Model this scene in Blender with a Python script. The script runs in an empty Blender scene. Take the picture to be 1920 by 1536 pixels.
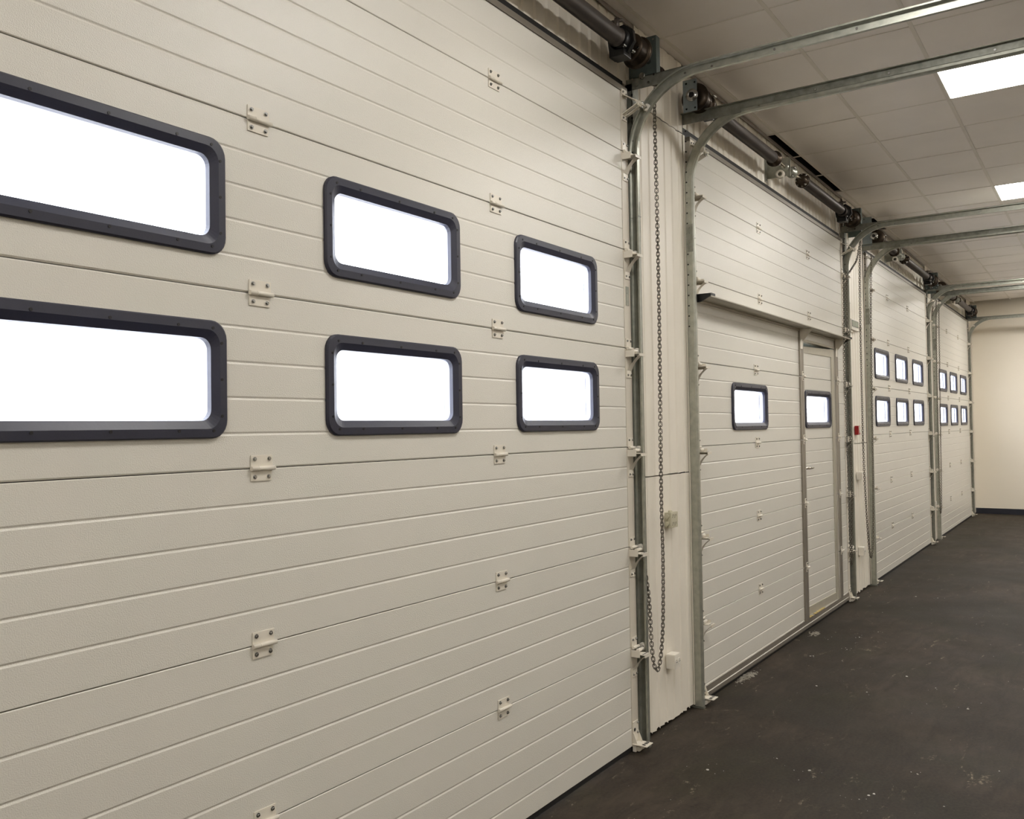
import bpy, bmesh, math, random
from mathutils import Vector, Matrix
random.seed(7)
SC = bpy.context.scene
COL = SC.collection
PI = math.pi

# ------------------------------------------------------------------ materials
def lin(c):
    c = c / 255.0
    return c / 12.92 if c <= 0.04045 else ((c + 0.055) / 1.055) ** 2.4
def rgb(r, g, b): return (lin(r), lin(g), lin(b), 1.0)

def mat(name, col, rough=0.5, metal=0.0, var=0.06, vscale=6.0, bump=0.0, bscale=60.0, spec=0.5,
        rvar=0.0, stretch=(1, 1, 1)):
    m = bpy.data.materials.new(name); m.use_nodes = True
    nt = m.node_tree; b = nt.nodes['Principled BSDF']
    b.inputs['Roughness'].default_value = rough
    b.inputs['Metallic'].default_value = metal
    b.inputs['Specular IOR Level'].default_value = spec
    tc = nt.nodes.new('ShaderNodeTexCoord')
    mp = nt.nodes.new('ShaderNodeMapping'); mp.inputs['Scale'].default_value = stretch
    nt.links.new(tc.outputs['Object'], mp.inputs['Vector'])
    n = nt.nodes.new('ShaderNodeTexNoise'); n.inputs['Scale'].default_value = vscale
    n.inputs['Detail'].default_value = 6
    nt.links.new(mp.outputs[0], n.inputs['Vector'])
    rp = nt.nodes.new('ShaderNodeValToRGB')
    rp.color_ramp.elements[0].position = 0.3; rp.color_ramp.elements[1].position = 0.7
    rp.color_ramp.elements[0].color = tuple(c * (1 - var) for c in col[:3]) + (1,)
    rp.color_ramp.elements[1].color = tuple(min(1, c * (1 + var)) for c in col[:3]) + (1,)
    nt.links.new(n.outputs['Fac'], rp.inputs['Fac'])
    nt.links.new(rp.outputs['Color'], b.inputs['Base Color'])
    if rvar:
        mr = nt.nodes.new('ShaderNodeMapRange')
        mr.inputs['To Min'].default_value = rough - rvar; mr.inputs['To Max'].default_value = rough + rvar
        nt.links.new(n.outputs['Fac'], mr.inputs['Value']); nt.links.new(mr.outputs[0], b.inputs['Roughness'])
    if bump:
        n2 = nt.nodes.new('ShaderNodeTexNoise'); n2.inputs['Scale'].default_value = bscale
        n2.inputs['Detail'].default_value = 3
        nt.links.new(mp.outputs[0], n2.inputs['Vector'])
        bp = nt.nodes.new('ShaderNodeBump'); bp.inputs['Strength'].default_value = bump
        bp.inputs['Distance'].default_value = 0.002
        nt.links.new(n2.outputs['Fac'], bp.inputs['Height'])
        nt.links.new(bp.outputs[0], b.inputs['Normal'])
    return m

M = {}
M['door'] = mat('embossed_white_steel', rgb(222, 218, 208), 0.29, var=0.012, vscale=2, bump=0.55, bscale=300, spec=0.5)
M['cap'] = mat('cream_steel_cap', rgb(214, 206, 192), 0.4, var=0.03)
M['clad'] = mat('white_corrugated_steel', rgb(238, 231, 217), 0.38, var=0.03, vscale=3)
M['galv'] = mat('galvanised_steel', rgb(172, 173, 162), 0.36, metal=0.65, var=0.14, vscale=30, rvar=0.08)
M['galv_dark'] = mat('dull_galvanised_steel', rgb(140, 141, 132), 0.40, metal=0.65, var=0.25, vscale=24, rvar=0.08)
M['galv_plate'] = mat('dark_zinc_plate', rgb(92, 102, 100), 0.5, metal=0.6, var=0.15, vscale=20)
M['galv_blue'] = mat('blue_grey_zinc_plate', rgb(132, 142, 146), 0.45, metal=0.5, var=0.15, vscale=20)
M['white'] = mat('white_painted_bracket', rgb(226, 219, 205), 0.36, var=0.03)
M['screw'] = mat('zinc_screw', rgb(170, 170, 168), 0.25, metal=1.0, var=0.1)
M['rubber'] = mat('black_rubber', rgb(20, 19, 20), 0.6, var=0.1)
M['frame'] = mat('black_plastic_frame', rgb(46, 47, 62), 0.40, var=0.06, vscale=12, bump=0.1, bscale=150)  # bluish glare from the bright windows is mixed into this black
M['frame_in'] = mat('pale_edge_reflection', rgb(176, 178, 190), 0.4, var=0.05)  # inner frame wall, painted pale blue like reflections of the pane edges
M['plug'] = mat('dark_plug', rgb(20, 19, 22), 0.5)
M['bronze'] = mat('dark_bronze_casting', rgb(66, 56, 46), 0.34, metal=0.75, var=0.25, vscale=25)
M['black'] = mat('black_paint', rgb(17, 17, 18), 0.35, var=0.1)
M['spring'] = mat('oiled_spring_steel', rgb(98, 92, 88), 0.42, metal=0.55, var=0.1)
M['chain'] = mat('zinc_chain', rgb(104, 98, 88), 0.38, metal=0.85, var=0.2, vscale=40)
M['chain_l'] = mat('bright_zinc_chain', rgb(160, 156, 144), 0.34, metal=0.85, var=0.2, vscale=40)
M['alu'] = mat('anodised_aluminium', rgb(150, 143, 132), 0.38, metal=0.55, var=0.06)
M['alu_frame'] = mat('beige_aluminium', rgb(186, 180, 164), 0.42, metal=0.3, var=0.05)
M['tile'] = mat('ceiling_tile', rgb(246, 239, 232), 0.42, var=0.035, vscale=2.2, spec=0.4)
M['tbar'] = mat('ceiling_grid_steel', rgb(230, 223, 212), 0.4, var=0.03)
M['trim'] = mat('ceiling_edge_trim', rgb(150, 142, 136), 0.5, var=0.05)
M['void'] = mat('dark_void', rgb(14, 13, 12), 0.9, var=0.1)
M['wall'] = mat('cream_plaster', rgb(240, 231, 214), 0.6, var=0.02, vscale=1.2, bump=0.05, bscale=30)
M['core'] = mat('wall_core', rgb(40, 40, 40), 0.8)
M['base'] = mat('dark_blue_baseboard', rgb(34, 36, 46), 0.5, var=0.08)
M['plastic'] = mat('white_plastic', rgb(232, 226, 214), 0.32, var=0.02)
M['plastic_y'] = mat('aged_cream_plastic', rgb(196, 190, 166), 0.4, var=0.04)
M['mark'] = mat('embossed_mark', rgb(150, 144, 124), 0.5, var=0.03)
M['red'] = mat('red_plastic', rgb(158, 16, 22), 0.3, var=0.05)
M['lcd'] = mat('grey_green_screen', rgb(168, 174, 156), 0.2, var=0.04)
M['lcd_d'] = mat('screen_digits', rgb(136, 142, 126), 0.3, var=0.03)
M['bezel'] = mat('dark_olive_bezel', rgb(66, 62, 46), 0.3, var=0.05)
M['yellow'] = mat('yellow_tape', rgb(214, 196, 40), 0.4, var=0.05)
M['leak_light'] = mat('yellow_leak_light', rgb(188, 168, 112), 0.8, var=0.2, vscale=40)  # painted colour of the daylight leaking in under the wicket leaf
M['steelrod'] = mat('bright_steel', rgb(196, 190, 178), 0.22, metal=1.0, var=0.05)
M['ground'] = mat('pale_outdoor_paving', rgb(205, 205, 205), 0.8, var=0.05, vscale=0.6)
M['facade'] = mat('pale_render', rgb(238, 236, 232), 0.8, var=0.02)
M['glasswin'] = mat('distant_window', rgb(190, 196, 206), 0.5, var=0.02)

def mat_emit(name, col, s):
    m = bpy.data.materials.new(name); m.use_nodes = True
    nt = m.node_tree; nt.nodes.clear()
    e = nt.nodes.new('ShaderNodeEmission'); e.inputs['Color'].default_value = col; e.inputs['Strength'].default_value = s
    o = nt.nodes.new('ShaderNodeOutputMaterial'); nt.links.new(e.outputs[0], o.inputs[0])
    return m
LAMP = 27.0
M['lamp'] = mat_emit('lit_diffuser', (1.0, 0.972, 0.925, 1), LAMP)

def mat_pane():
    m = bpy.data.materials.new('clear_acrylic'); m.use_nodes = True
    nt = m.node_tree; nt.nodes.clear()
    t = nt.nodes.new('ShaderNodeBsdfTransparent'); t.inputs['Color'].default_value = (0.93, 0.94, 0.96, 1)
    g = nt.nodes.new('ShaderNodeBsdfGlossy'); g.inputs['Roughness'].default_value = 0.05
    g.inputs['Color'].default_value = (0.9, 0.9, 0.9, 1)
    f = nt.nodes.new('ShaderNodeFresnel'); f.inputs['IOR'].default_value = 1.18
    x = nt.nodes.new('ShaderNodeMixShader'); o = nt.nodes.new('ShaderNodeOutputMaterial')
    nt.links.new(f.outputs[0], x.inputs[0]); nt.links.new(t.outputs[0], x.inputs[1]); nt.links.new(g.outputs[0], x.inputs[2])
    nt.links.new(x.outputs[0], o.inputs[0])
    return m
M['pane'] = mat_pane()

def mat_floor():
    m = bpy.data.materials.new('dark_coated_concrete'); m.use_nodes = True
    nt = m.node_tree; L = nt.links; b = nt.nodes['Principled BSDF']
    tc = nt.nodes.new('ShaderNodeTexCoord')
    def noise(sc, det, rough=0.55, dist=0.0, st=None):
        n = nt.nodes.new('ShaderNodeTexNoise'); n.inputs['Scale'].default_value = sc
        n.inputs['Detail'].default_value = det; n.inputs['Roughness'].default_value = rough
        n.inputs['Distortion'].default_value = dist
        if st:
            mp = nt.nodes.new('ShaderNodeMapping'); mp.inputs['Scale'].default_value = st
            mp.inputs['Rotation'].default_value = (0, 0, 0.35)
            L.new(tc.outputs['Object'], mp.inputs['Vector']); L.new(mp.outputs[0], n.inputs['Vector'])
        else: L.new(tc.outputs['Object'], n.inputs['Vector'])
        return n
    def ramp(src, stops):
        r = nt.nodes.new('ShaderNodeValToRGB'); cr = r.color_ramp
        cr.elements[0].position, cr.elements[0].color = stops[0]
        cr.elements[1].position, cr.elements[1].color = stops[-1]
        for p, c in stops[1:-1]:
            e = cr.elements.new(p); e.color = c
        L.new(src, r.inputs['Fac']); return r
    def mix(fac, a, c):
        x = nt.nodes.new('ShaderNodeMix'); x.data_type = 'RGBA'
        if isinstance(fac, float): x.inputs['Factor'].default_value = fac
        else: L.new(fac, x.inputs['Factor'])
        L.new(a, x.inputs['A'])
        if isinstance(c, tuple): x.inputs['B'].default_value = c
        else: L.new(c, x.inputs['B'])
        return x.outputs['Result']
    big = ramp(noise(0.9, 5, 0.6, 0.6).outputs['Fac'], [(0.36, rgb(39, 37, 30)), (0.5, rgb(50, 44, 37)), (0.62, rgb(66, 57, 48))])
    med = ramp(noise(3.2, 8, 0.65, 1.2, (1, 2.4, 1)).outputs['Fac'], [(0.38, (0, 0, 0, 1)), (0.72, (1, 1, 1, 1))])
    c1 = mix(med.outputs['Color'], big.outputs['Color'], rgb(37, 31, 26))
    gr = ramp(noise(1.6, 4, 0.6, 0.4).outputs['Fac'], [(0.52, (0, 0, 0, 1)), (0.75, (0.55, 0.55, 0.55, 1))])
    c2 = mix(gr.outputs['Color'], c1, rgb(47, 47, 29))
    # pale scuffs and chips: sparse, irregular, elongated
    sc1 = ramp(noise(2.1, 9, 0.75, 2.0, (1.0, 2.6, 1)).outputs['Fac'], [(0.60, (0, 0, 0, 1)), (0.70, (1, 1, 1, 1))])
    sc2 = ramp(noise(26, 6, 0.7, 0.5).outputs['Fac'], [(0.47, (0, 0, 0, 1)), (0.60, (1, 1, 1, 1))])
    mul = nt.nodes.new('ShaderNodeMath'); mul.operation = 'MULTIPLY'
    L.new(sc1.outputs['Color'], mul.inputs[0]); L.new(sc2.outputs['Color'], mul.inputs[1])
    m2 = nt.nodes.new('ShaderNodeMath'); m2.operation = 'MULTIPLY'; m2.inputs[1].default_value = 0.9
    L.new(mul.outputs[0], m2.inputs[0])
    c3 = mix(m2.outputs[0], c2, rgb(179, 166, 138))
    # white specks
    v = nt.nodes.new('ShaderNodeTexVoronoi'); v.inputs['Scale'].default_value = 2.6; v.inputs['Randomness'].default_value = 1
    L.new(tc.outputs['Object'], v.inputs['Vector'])
    sp = ramp(v.outputs['Distance'], [(0.008, (1, 1, 1, 1)), (0.022, (0, 0, 0, 1))])
    c4 = mix(sp.outputs['Color'], c3, rgb(187, 167, 143))
    st = ramp(noise(2.4, 7, 0.7, 0.8, (0.35, 3.0, 1)).outputs['Fac'], [(0.50, (0, 0, 0, 1)), (0.66, (0.5, 0.5, 0.5, 1))])
    c5 = mix(st.outputs['Color'], c4, rgb(32, 28, 25))
    gn = ramp(noise(70, 5, 0.7).outputs['Fac'], [(0.35, (0, 0, 0, 1)), (0.75, (0.35, 0.35, 0.35, 1))])
    c6 = mix(gn.outputs['Color'], c5, rgb(82, 71, 57))
    L.new(c6, b.inputs['Base Color'])
    rr = nt.nodes.new('ShaderNodeMapRange'); rr.inputs['To Min'].default_value = 0.58; rr.inputs['To Max'].default_value = 0.80
    L.new(noise(2.2, 6).outputs['Fac'], rr.inputs['Value']); L.new(rr.outputs[0], b.inputs['Roughness'])
    b.inputs['Specular IOR Level'].default_value = 0.22
    bp = nt.nodes.new('ShaderNodeBump'); bp.inputs['Strength'].default_value = 0.18; bp.inputs['Distance'].default_value = 0.003
    L.new(noise(18, 8, 0.7).outputs['Fac'], bp.inputs['Height']); L.new(bp.outputs[0], b.inputs['Normal'])
    return m
M['floor'] = mat_floor()
M['scuff'] = mat('dried_plaster', rgb(146, 140, 128), 0.8, var=0.3, vscale=30)
M['fleck'] = mat('white_fleck', rgb(200, 196, 186), 0.7, var=0.1)

# ------------------------------------------------------------------ mesh builder
class MB:
    def __init__(s): s.v = []; s.f = []; s.m = []; s.mats = []; s.cur = 0; s.sm = []
    def mat(s, name):
        if name not in s.mats: s.mats.append(name)
        s.cur = s.mats.index(name); return s
    def face(s, idx, smooth=False):
        s.f.append(tuple(idx)); s.m.append(s.cur); s.sm.append(smooth)
    def add(s, verts, faces, smooth=False):
        o = len(s.v); s.v += [tuple(v) for v in verts]
        for f in faces: s.face([i + o for i in f], smooth)
    def box(s, x0, x1, y0, y1, z0, z1):
        x0, x1 = min(x0, x1), max(x0, x1); y0, y1 = min(y0, y1), max(y0, y1); z0, z1 = min(z0, z1), max(z0, z1)
        s.add([(x0, y0, z0), (x1, y0, z0), (x1, y1, z0), (x0, y1, z0), (x0, y0, z1), (x1, y0, z1), (x1, y1, z1), (x0, y1, z1)],
              [(0, 3, 2, 1), (4, 5, 6, 7), (0, 1, 5, 4), (1, 2, 6, 5), (2, 3, 7, 6), (3, 0, 4, 7)])
    def bbox(s, x0, x1, y0, y1, z0, z1, r=0.002):
        """box with chamfered edges"""
        bm = bmesh.new(); bmesh.ops.create_cube(bm, size=1)
        sx, sy, sz = abs(x1 - x0), abs(y1 - y0), abs(z1 - z0)
        bmesh.ops.scale(bm, vec=(sx, sy, sz), verts=bm.verts)
        bmesh.ops.translate(bm, vec=((x0 + x1) / 2, (y0 + y1) / 2, (z0 + z1) / 2), verts=bm.verts)
        bmesh.ops.bevel(bm, geom=list(bm.edges), offset=min(r, sx * .45, sy * .45, sz * .45), segments=2, affect='EDGES', profile=0.7)
        s.bm(bm)
    def bm(s, bm, smooth=False):
        bm.verts.index_update()
        s.add([v.co[:] for v in bm.verts], [[v.index for v in f.verts] for f in bm.faces], smooth); bm.free()
    def cyl(s, p0, p1, r, n=12, r2=None, cap=True, smooth=True):
        p0 = Vector(p0); p1 = Vector(p1); r2 = r if r2 is None else r2
        d = (p1 - p0).normalized(); a = d.orthogonal().normalized(); b = d.cross(a)
        vs = []
        for p, rr in ((p0, r), (p1, r2)):
            for i in range(n):
                t = 2 * PI * i / n; vs.append(p + (a * math.cos(t) + b * math.sin(t)) * rr)
        o = len(s.v); s.v += [tuple(v) for v in vs]
        for i in range(n):
            j = (i + 1) % n; s.face((o + i, o + j, o + n + j, o + n + i), smooth)
        if cap:
            s.face([o + i for i in range(n)][::-1]); s.face([o + n + i for i in range(n)])
    def lathe_x(s, prof, yc, zc, n=24, smooth=True, close=True):
        """profile [(x, r)] turned about an axis parallel to X"""
        o = len(s.v)
        for x, r in prof:
            for i in range(n):
                t = 2 * PI * i / n; s.v.append((x, yc + r * math.cos(t), zc + r * math.sin(t)))
        for k in range(len(prof) - 1):
            for i in range(n):
                j = (i + 1) % n
                s.face((o + k * n + i, o + k * n + j, o + (k + 1) * n + j, o + (k + 1) * n + i), smooth)
        if close:
            s.face([o + i for i in range(n)]); s.face([o + (len(prof) - 1) * n + i for i in range(n)][::-1])
    def prism_x(s, poly, x0, x1):
        """closed polygon [(y, z)] pulled along X"""
        n = len(poly); o = len(s.v)
        s.v += [(x0, y, z) for y, z in poly] + [(x1, y, z) for y, z in poly]
        for i in range(n):
            j = (i + 1) % n; s.face((o + i, o + j, o + n + j, o + n + i))
        s.face([o + i for i in range(n)][::-1]); s.face([o + n + i for i in range(n)])
    def prism_y(s, poly, y0, y1):
        n = len(poly); o = len(s.v)
        s.v += [(x, y0, z) for x, z in poly] + [(x, y1, z) for x, z in poly]
        for i in range(n):
            j = (i + 1) % n; s.face((o + i, o + j, o + n + j, o + n + i))
        s.face([o + i for i in range(n)][::-1]); s.face([o + n + i for i in range(n)])
    def sweep_yz(s, path, poly, smooth=False):
        """path [(y, z)], closed section [(n, x)], n along the path normal, x along X"""
        P = [Vector((0, y, z)) for y, z in path]; n = len(poly); o = len(s.v)
        for i, p in enumerate(P):
            if i == 0: t = P[1] - P[0]
            elif i == len(P) - 1: t = P[-1] - P[-2]
            else: t = (P[i + 1] - P[i]).normalized() + (P[i] - P[i - 1]).normalized()
            t.normalize(); nn = Vector((0, -t.z, t.y))
            for a, x in poly: q = p + nn * a; s.v.append((x, q.y, q.z))
        for k in range(len(P) - 1):
            for i in range(n):
                j = (i + 1) % n; s.face((o + k * n + i, o + k * n + j, o + (k + 1) * n + j, o + (k + 1) * n + i), smooth)
        s.face([o + i for i in range(n)]); s.face([o + (len(P) - 1) * n + i for i in range(n)][::-1])
    def torus_link(s, c, axis, up, ln, w, r, ns=12, nr=5):
        """one chain link: long direction `up`, flat plane spanned by up and axis"""
        c = Vector(c); up = Vector(up).normalized(); ax = Vector(axis); ax = (ax - up * ax.dot(up)).normalized(); nn = up.cross(ax)
        pts = []
        h = (ln - w) / 2
        for i in range(ns):
            t = 2 * PI * i / ns
            pts.append((math.cos(t) * w / 2, math.sin(t) * w / 2 + (h if math.sin(t) >= 0 else -h)))
        o = len(s.v)
        for i in range(ns):
            a = pts[i]; p = pts[i - 1]; q = pts[(i + 1) % ns]
            tg = Vector((q[0] - p[0], q[1] - p[1])).normalized(); no = Vector((tg.y, -tg.x))
            cc = c + ax * a[0] + up * a[1]
            for k in range(nr):
                u = 2 * PI * k / nr
                s.v.append(tuple(cc + (ax * no.x + up * no.y) * (math.cos(u) * r) + nn * (math.sin(u) * r)))
        for i in range(ns):
            j = (i + 1) % ns
            for k in range(nr):
                l = (k + 1) % nr; s.face((o + i * nr + k, o + j * nr + k, o + j * nr + l, o + i * nr + l), True)
    def build(s, name, material=None, parent=None, label=None, cat=None, group=None, kind=None):
        me = bpy.data.meshes.new(name); me.from_pydata(s.v, [], s.f)
        names = s.mats or [material]
        for n in names: me.materials.append(M[n])
        me.polygons.foreach_set('material_index', s.m if s.mats else [0] * len(s.f))
        me.polygons.foreach_set('use_smooth', s.sm)
        bm = bmesh.new(); bm.from_mesh(me); bmesh.ops.recalc_face_normals(bm, faces=bm.faces); bm.to_mesh(me); bm.free()
        me.update()
        o = bpy.data.objects.new(name, me); COL.objects.link(o)
        if parent: o.parent = parent
        tag(o, label, cat, group, kind); return o

def tag(o, label=None, cat=None, group=None, kind=None):
    if label: o['label'] = label
    if cat: o['category'] = cat
    if group: o['group'] = group
    if kind: o['kind'] = kind
    return o
def empty(name, loc, label, cat, group=None, kind=None):
    o = bpy.data.objects.new(name, None); o.location = loc; o.empty_display_size = 0.1; COL.objects.link(o)
    return tag(o, label, cat, group, kind)
def copy_tree(o, parent=None, loc=None):
    c = o.copy(); COL.objects.link(c); c.parent = parent
    if loc is not None: c.location = loc
    for ch in o.children: copy_tree(ch, c)
    return c
def inst(src, parent, loc, scale=(1, 1, 1), children=True):
    """linked copy of a part (and its sub-parts) under another parent"""
    c = src.copy(); COL.objects.link(c); c.parent = parent; c.location = loc; c.scale = scale
    if children:
        for ch in src.children:
            d = ch.copy(); COL.objects.link(d); d.parent = c
    return c

# ------------------------------------------------------------------ camera
f, yaw, pitch, roll = 1670.7, math.radians(33.921), math.radians(1.254), math.radians(-0.900)
w = Vector((math.cos(yaw) * math.cos(pitch), math.sin(yaw) * math.cos(pitch), math.sin(pitch)))
r0 = Vector((math.sin(yaw), -math.cos(yaw), 0)); u0 = r0.cross(w)
rr = r0 * math.cos(roll) + u0 * math.sin(roll); uu = -r0 * math.sin(roll) + u0 * math.cos(roll)
cam = bpy.data.cameras.new('camera'); co = bpy.data.objects.new('camera', cam); COL.objects.link(co)
mx = Matrix((rr, uu, -w)).transposed().to_4x4(); mx.translation = Vector((0, -2.022, 1.621)); co.matrix_world = mx
cam.sensor_fit = 'HORIZONTAL'; cam.sensor_width = 36; cam.lens = f / 1920 * 36; cam.clip_start = 0.05; cam.clip_end = 300
SC.camera = co

# ------------------------------------------------------------------ layout numbers (metres)
ZC = 3.74            # ceiling
YB = -7.2            # far side of the hall
X0, X1 = -3.0, 17.70
DOORS = [  # left, right, seam offset, top
    dict(L=0.536, R=4.100, dz=0.020, top=3.328),
    dict(L=4.916, R=8.500, dz=0.000, top=3.300),
    dict(L=9.450, R=12.960, dz=0.000, top=3.320),
    dict(L=13.520, R=17.080, dz=-0.020, top=3.345)]
WIN = {0: [(0.899, 1.594), (1.970, 2.662), (3.039, 3.737)],
       2: [(9.730, 10.440), (10.800, 11.508), (11.850, 12.568)],
       3: [(13.885, 14.583), (14.925, 15.644), (16.018, 16.722)]}

# ------------------------------------------------------------------ setting
b = MB(); b.add([(X0, YB, 0), (X1, YB, 0), (X1, 0.3, 0), (X0, 0.3, 0)], [(0, 1, 2, 3)])
b.box(X0, X1, YB, 0.3, -0.15, -0.001)
floor = b.build('floor', 'floor', label='dark grey worn concrete floor with scuffs and pale specks', cat='floor', kind='structure')

# door wall: core with the four door openings, then the corrugated lining sheets in front of it
b = MB()
edges = [X0] + [e for d in DOORS for e in (d['L'] + 0.03, d['R'] - 0.03)] + [X1]
for i in range(0, len(edges), 2): b.box(edges[i], edges[i + 1], 0.062, 0.10, 0, 4.0)
for d in DOORS: b.box(d['L'] + 0.03, d['R'] - 0.03, 0.062, 0.10, d['top'] - 0.03, 4.0)
wl = b.build('wall_left', 'clad', label='long wall of white corrugated steel lining around the loading doors', cat='wall', kind='structure')

def cladding(x0, x1, z0, z1, ragged=False, y=0.040, k=1.0):
    """trapezoid-ribbed sheet, ribs 0.1 m apart, running up"""
    pts = []; x = math.floor(x0 / 0.1) * 0.1
    while x < x1 + 0.1:
        for dx, dy in ((0.0, -0.004), (0.052, -0.004), (0.062, 0.005), (0.088, 0.005), (0.098, -0.004)):
            pts.append((x + dx, y + dy * k))
        x += 0.1
    q = []
    for i in range(len(pts)):
        if x0 < pts[i][0] < x1: q.append(pts[i])
    q = [(x0, q[0][1])] + q + [(x1, q[-1][1])]
    b = MB(); o = 0
    lo = []
    for i, (px, py) in enumerate(q):
        zz = z0 + (random.random() * 0.014 if ragged else random.uniform(-0.0015, 0.0015))
        lo.append(zz)
    vs = [(px, py, lo[i]) for i, (px, py) in enumerate(q)] + [(px, py, z1) for px, py in q] + \
         [(px, py + 0.0025, lo[i]) for i, (px, py) in enumerate(q)] + [(px, py + 0.0025, z1) for px, py in q]
    n = len(q); fs = []
    for i in range(n - 1):
        fs += [(i, i + 1, n + i + 1, n + i), (2 * n + i + 1, 2 * n + i, 3 * n + i, 3 * n + i + 1), (i + 1, i, 2 * n + i, 2 * n + i + 1),
               (n + i, n + i + 1, 3 * n + i + 1, 3 * n + i)]
    fs += [(0, n, 3 * n, 2 * n), (n - 1, 3 * n - 1, 4 * n - 1, 2 * n - 1)]
    b.add(vs, fs); return b.build('cladding_sheet', 'clad', wl)

pill = [(X0, 0.475), (4.236, 4.868), (8.618, 9.405), (13.060, 13.475), (17.142, 17.690)]
for i, (a, c) in enumerate(pill):
    jz = 1.357 if i < 2 else 1.43
    cladding(a, c, 0.012, jz - 0.003, ragged=True, y=0.016, k=0.55)
    cladding(a, c, jz + 0.003, 3.325, y=0.016, k=0.55)
    cladding(a, c, 3.331, ZC, y=0.016, k=0.55)
for d in DOORS:
    cladding(d['L'] - 0.06, d['R'] + (0.15 if d['R'] < 17 else 0.06), d['top'] + 0.076, ZC)
    b = MB()
    b.mat('rubber')
    # side and head seals between door leaf and wall
    b.box(d['L'] - 0.02, d['L'] + 0.05, 0.041, 0.062, 0, d['top'] + 0.02)
    b.box(d['R'] - 0.05, d['R'] + 0.02, 0.041, 0.062, 0, d['top'] + 0.02)
    b.box(d['L'] - 0.10, d['L'] - 0.02, 0.045, 0.0615, 0, d['top'] + 0.05)
    b.box(d['R'] + 0.02, d['R'] + 0.10, 0.045, 0.0615, 0, d['top'] + 0.05)
    b.box(d['L'] - 0.02, d['R'] + 0.02, 0.030, 0.0615, d['top'] + 0.026, d['top'] + 0.080)
    b.build('door_seal', None, wl)
# corner trims on the lining edges
for a, c in pill:
    b = MB()
    b.box(a - 0.003, a, 0.0075, 0.060, 0.02, 3.32) if a > 1 else None
    if a > 1: b.box(a, a + 0.020, 0.0075, 0.0105, 0.02, 3.32)
    b.box(c - 0.020, c, 0.0075, 0.0105, 0.02, 3.32); b.box(c, c + 0.003, 0.0075, 0.060, 0.02, 3.32)
    b.build('corner_trim', 'clad', wl)

b = MB(); b.box(X1, X1 + 0.15, YB, 0.26, 0, 4.0)
b.build('wall_far', 'wall', label='plain cream end wall at the far end of the hall', cat='wall', kind='structure')
b = MB(); b.box(X1 - 0.018, X1 - 0.001, YB + .02, 0.02, 0.0005, 0.098)
b.build('baseboard_far', 'base', label='dark blue skirting along the cream end wall', cat='baseboard', kind='structure')
b = MB(); b.box(X0 - 0.15, X0, YB, 0.26, 0, 4.0)
b.build('wall_back', 'wall', label='cream wall behind the camera', cat='wall', kind='structure')
b = MB(); b.box(X0, X1, YB - 0.15, YB, 0, 4.0)
b.build('wall_right', 'wall', label='cream long wall opposite the doors', cat='wall', kind='structure')

# ceiling: suspended tiles on a grid; cell edges measured from the picture
GX = [6.440 + 0.654 * k for k in range(-14, 18)]
GY = [0.035, -0.045] + [-0.045 - 0.570 * k for k in range(1, 13)]
lights = []
for lx in (-0.754, 2.516, 5.786, 9.056, 12.326, 15.596):
    for ly in (-1.185, -4.605): lights.append((lx, ly))
lights.append((15.596, -2.895))  # extra panel off the even rows, added out of view to brighten the end wall
def near(a, c, e=0.03): return abs(a - c) < e
slots = [6.440, 7.094, 7.748]
b = MB(); g = MB()
for i in range(len(GX) - 1):
    xa, xb = max(GX[i], X0), min(GX[i + 1], X1)
    if xb <= xa: continue
    for j in range(len(GY) - 1):
        ya, yb = GY[j], max(GY[j + 1], YB)
        if ya <= yb: continue
        if any(near(GX[i], lx) and near(ya, ly) for lx, ly in lights): continue
        if j == 0 and (any(near(GX[i], s) for s in slots) or near(GX[i], 9.71)): continue
        dz = random.uniform(-0.0012, 0.0012); t = [random.uniform(-0.0014, 0.0014) for _ in range(4)]
        if near(GX[i], 12.98) and j == 1: t = [-0.002, -0.016, -0.008, 0.0]
        z = ZC + 0.004
        b.add([(xa + .002, ya, z + t[0]), (xb - .002, ya, z + t[1]), (xb - .002, yb, z + t[2]), (xa + .002, yb, z + t[3]),
               (xa + .002, ya, z + .012), (xb - .002, ya, z + .012), (xb - .002, yb, z + .012), (xa + .002, yb, z + .012)],
              [(0, 1, 2, 3), (7, 6, 5, 4), (0, 4, 5, 1), (1, 5, 6, 2), (2, 6, 7, 3), (3, 7, 4, 0)])
ceil = b.build('ceiling', 'tile', label='suspended ceiling of large smooth grey white tiles', cat='ceiling', kind='structure')
for i, y in enumerate(GY[1:]):
    if y > YB: g.box(X0, X1, y - 0.011, y + 0.011, ZC + 0.001, ZC + 0.0035)
for i, x in enumerate(GX):
    if X0 < x < X1: g.box(x - 0.0035, x + 0.0035, YB, 0.035, ZC + 0.0012, ZC + 0.004)
for s in slots + [8.402]:
    g.box(s - 0.010, s + 0.010, -0.045, 0.035, ZC - 0.001, ZC + 0.003)
g.box(6.440, 8.402, -0.048, -0.040, ZC - 0.002, ZC + 0.03)
g.build('ceiling_grid', 'tbar', ceil)
b = MB(); b.box(X0, X1, YB, 0.26, 3.94, 4.05); b.box(6.3, 10.4, 0.037, 0.06, ZC + 0.016, 3.94)  # unseen slab added to block the sky, coloured dark for the void's shade
b.build('sky_block', 'void', ceil)
b = MB(); b.box(X0, X1, 0.020, 0.0255, ZC - 0.020, ZC + 0.004); b.box(X0, X1, 0.020, 0.060, ZC - 0.001, ZC + 0.0008)
b.build('trim_1', 'trim', label='thin grey edge trim where the ceiling meets the door wall', cat='trim', kind='structure')

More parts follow.
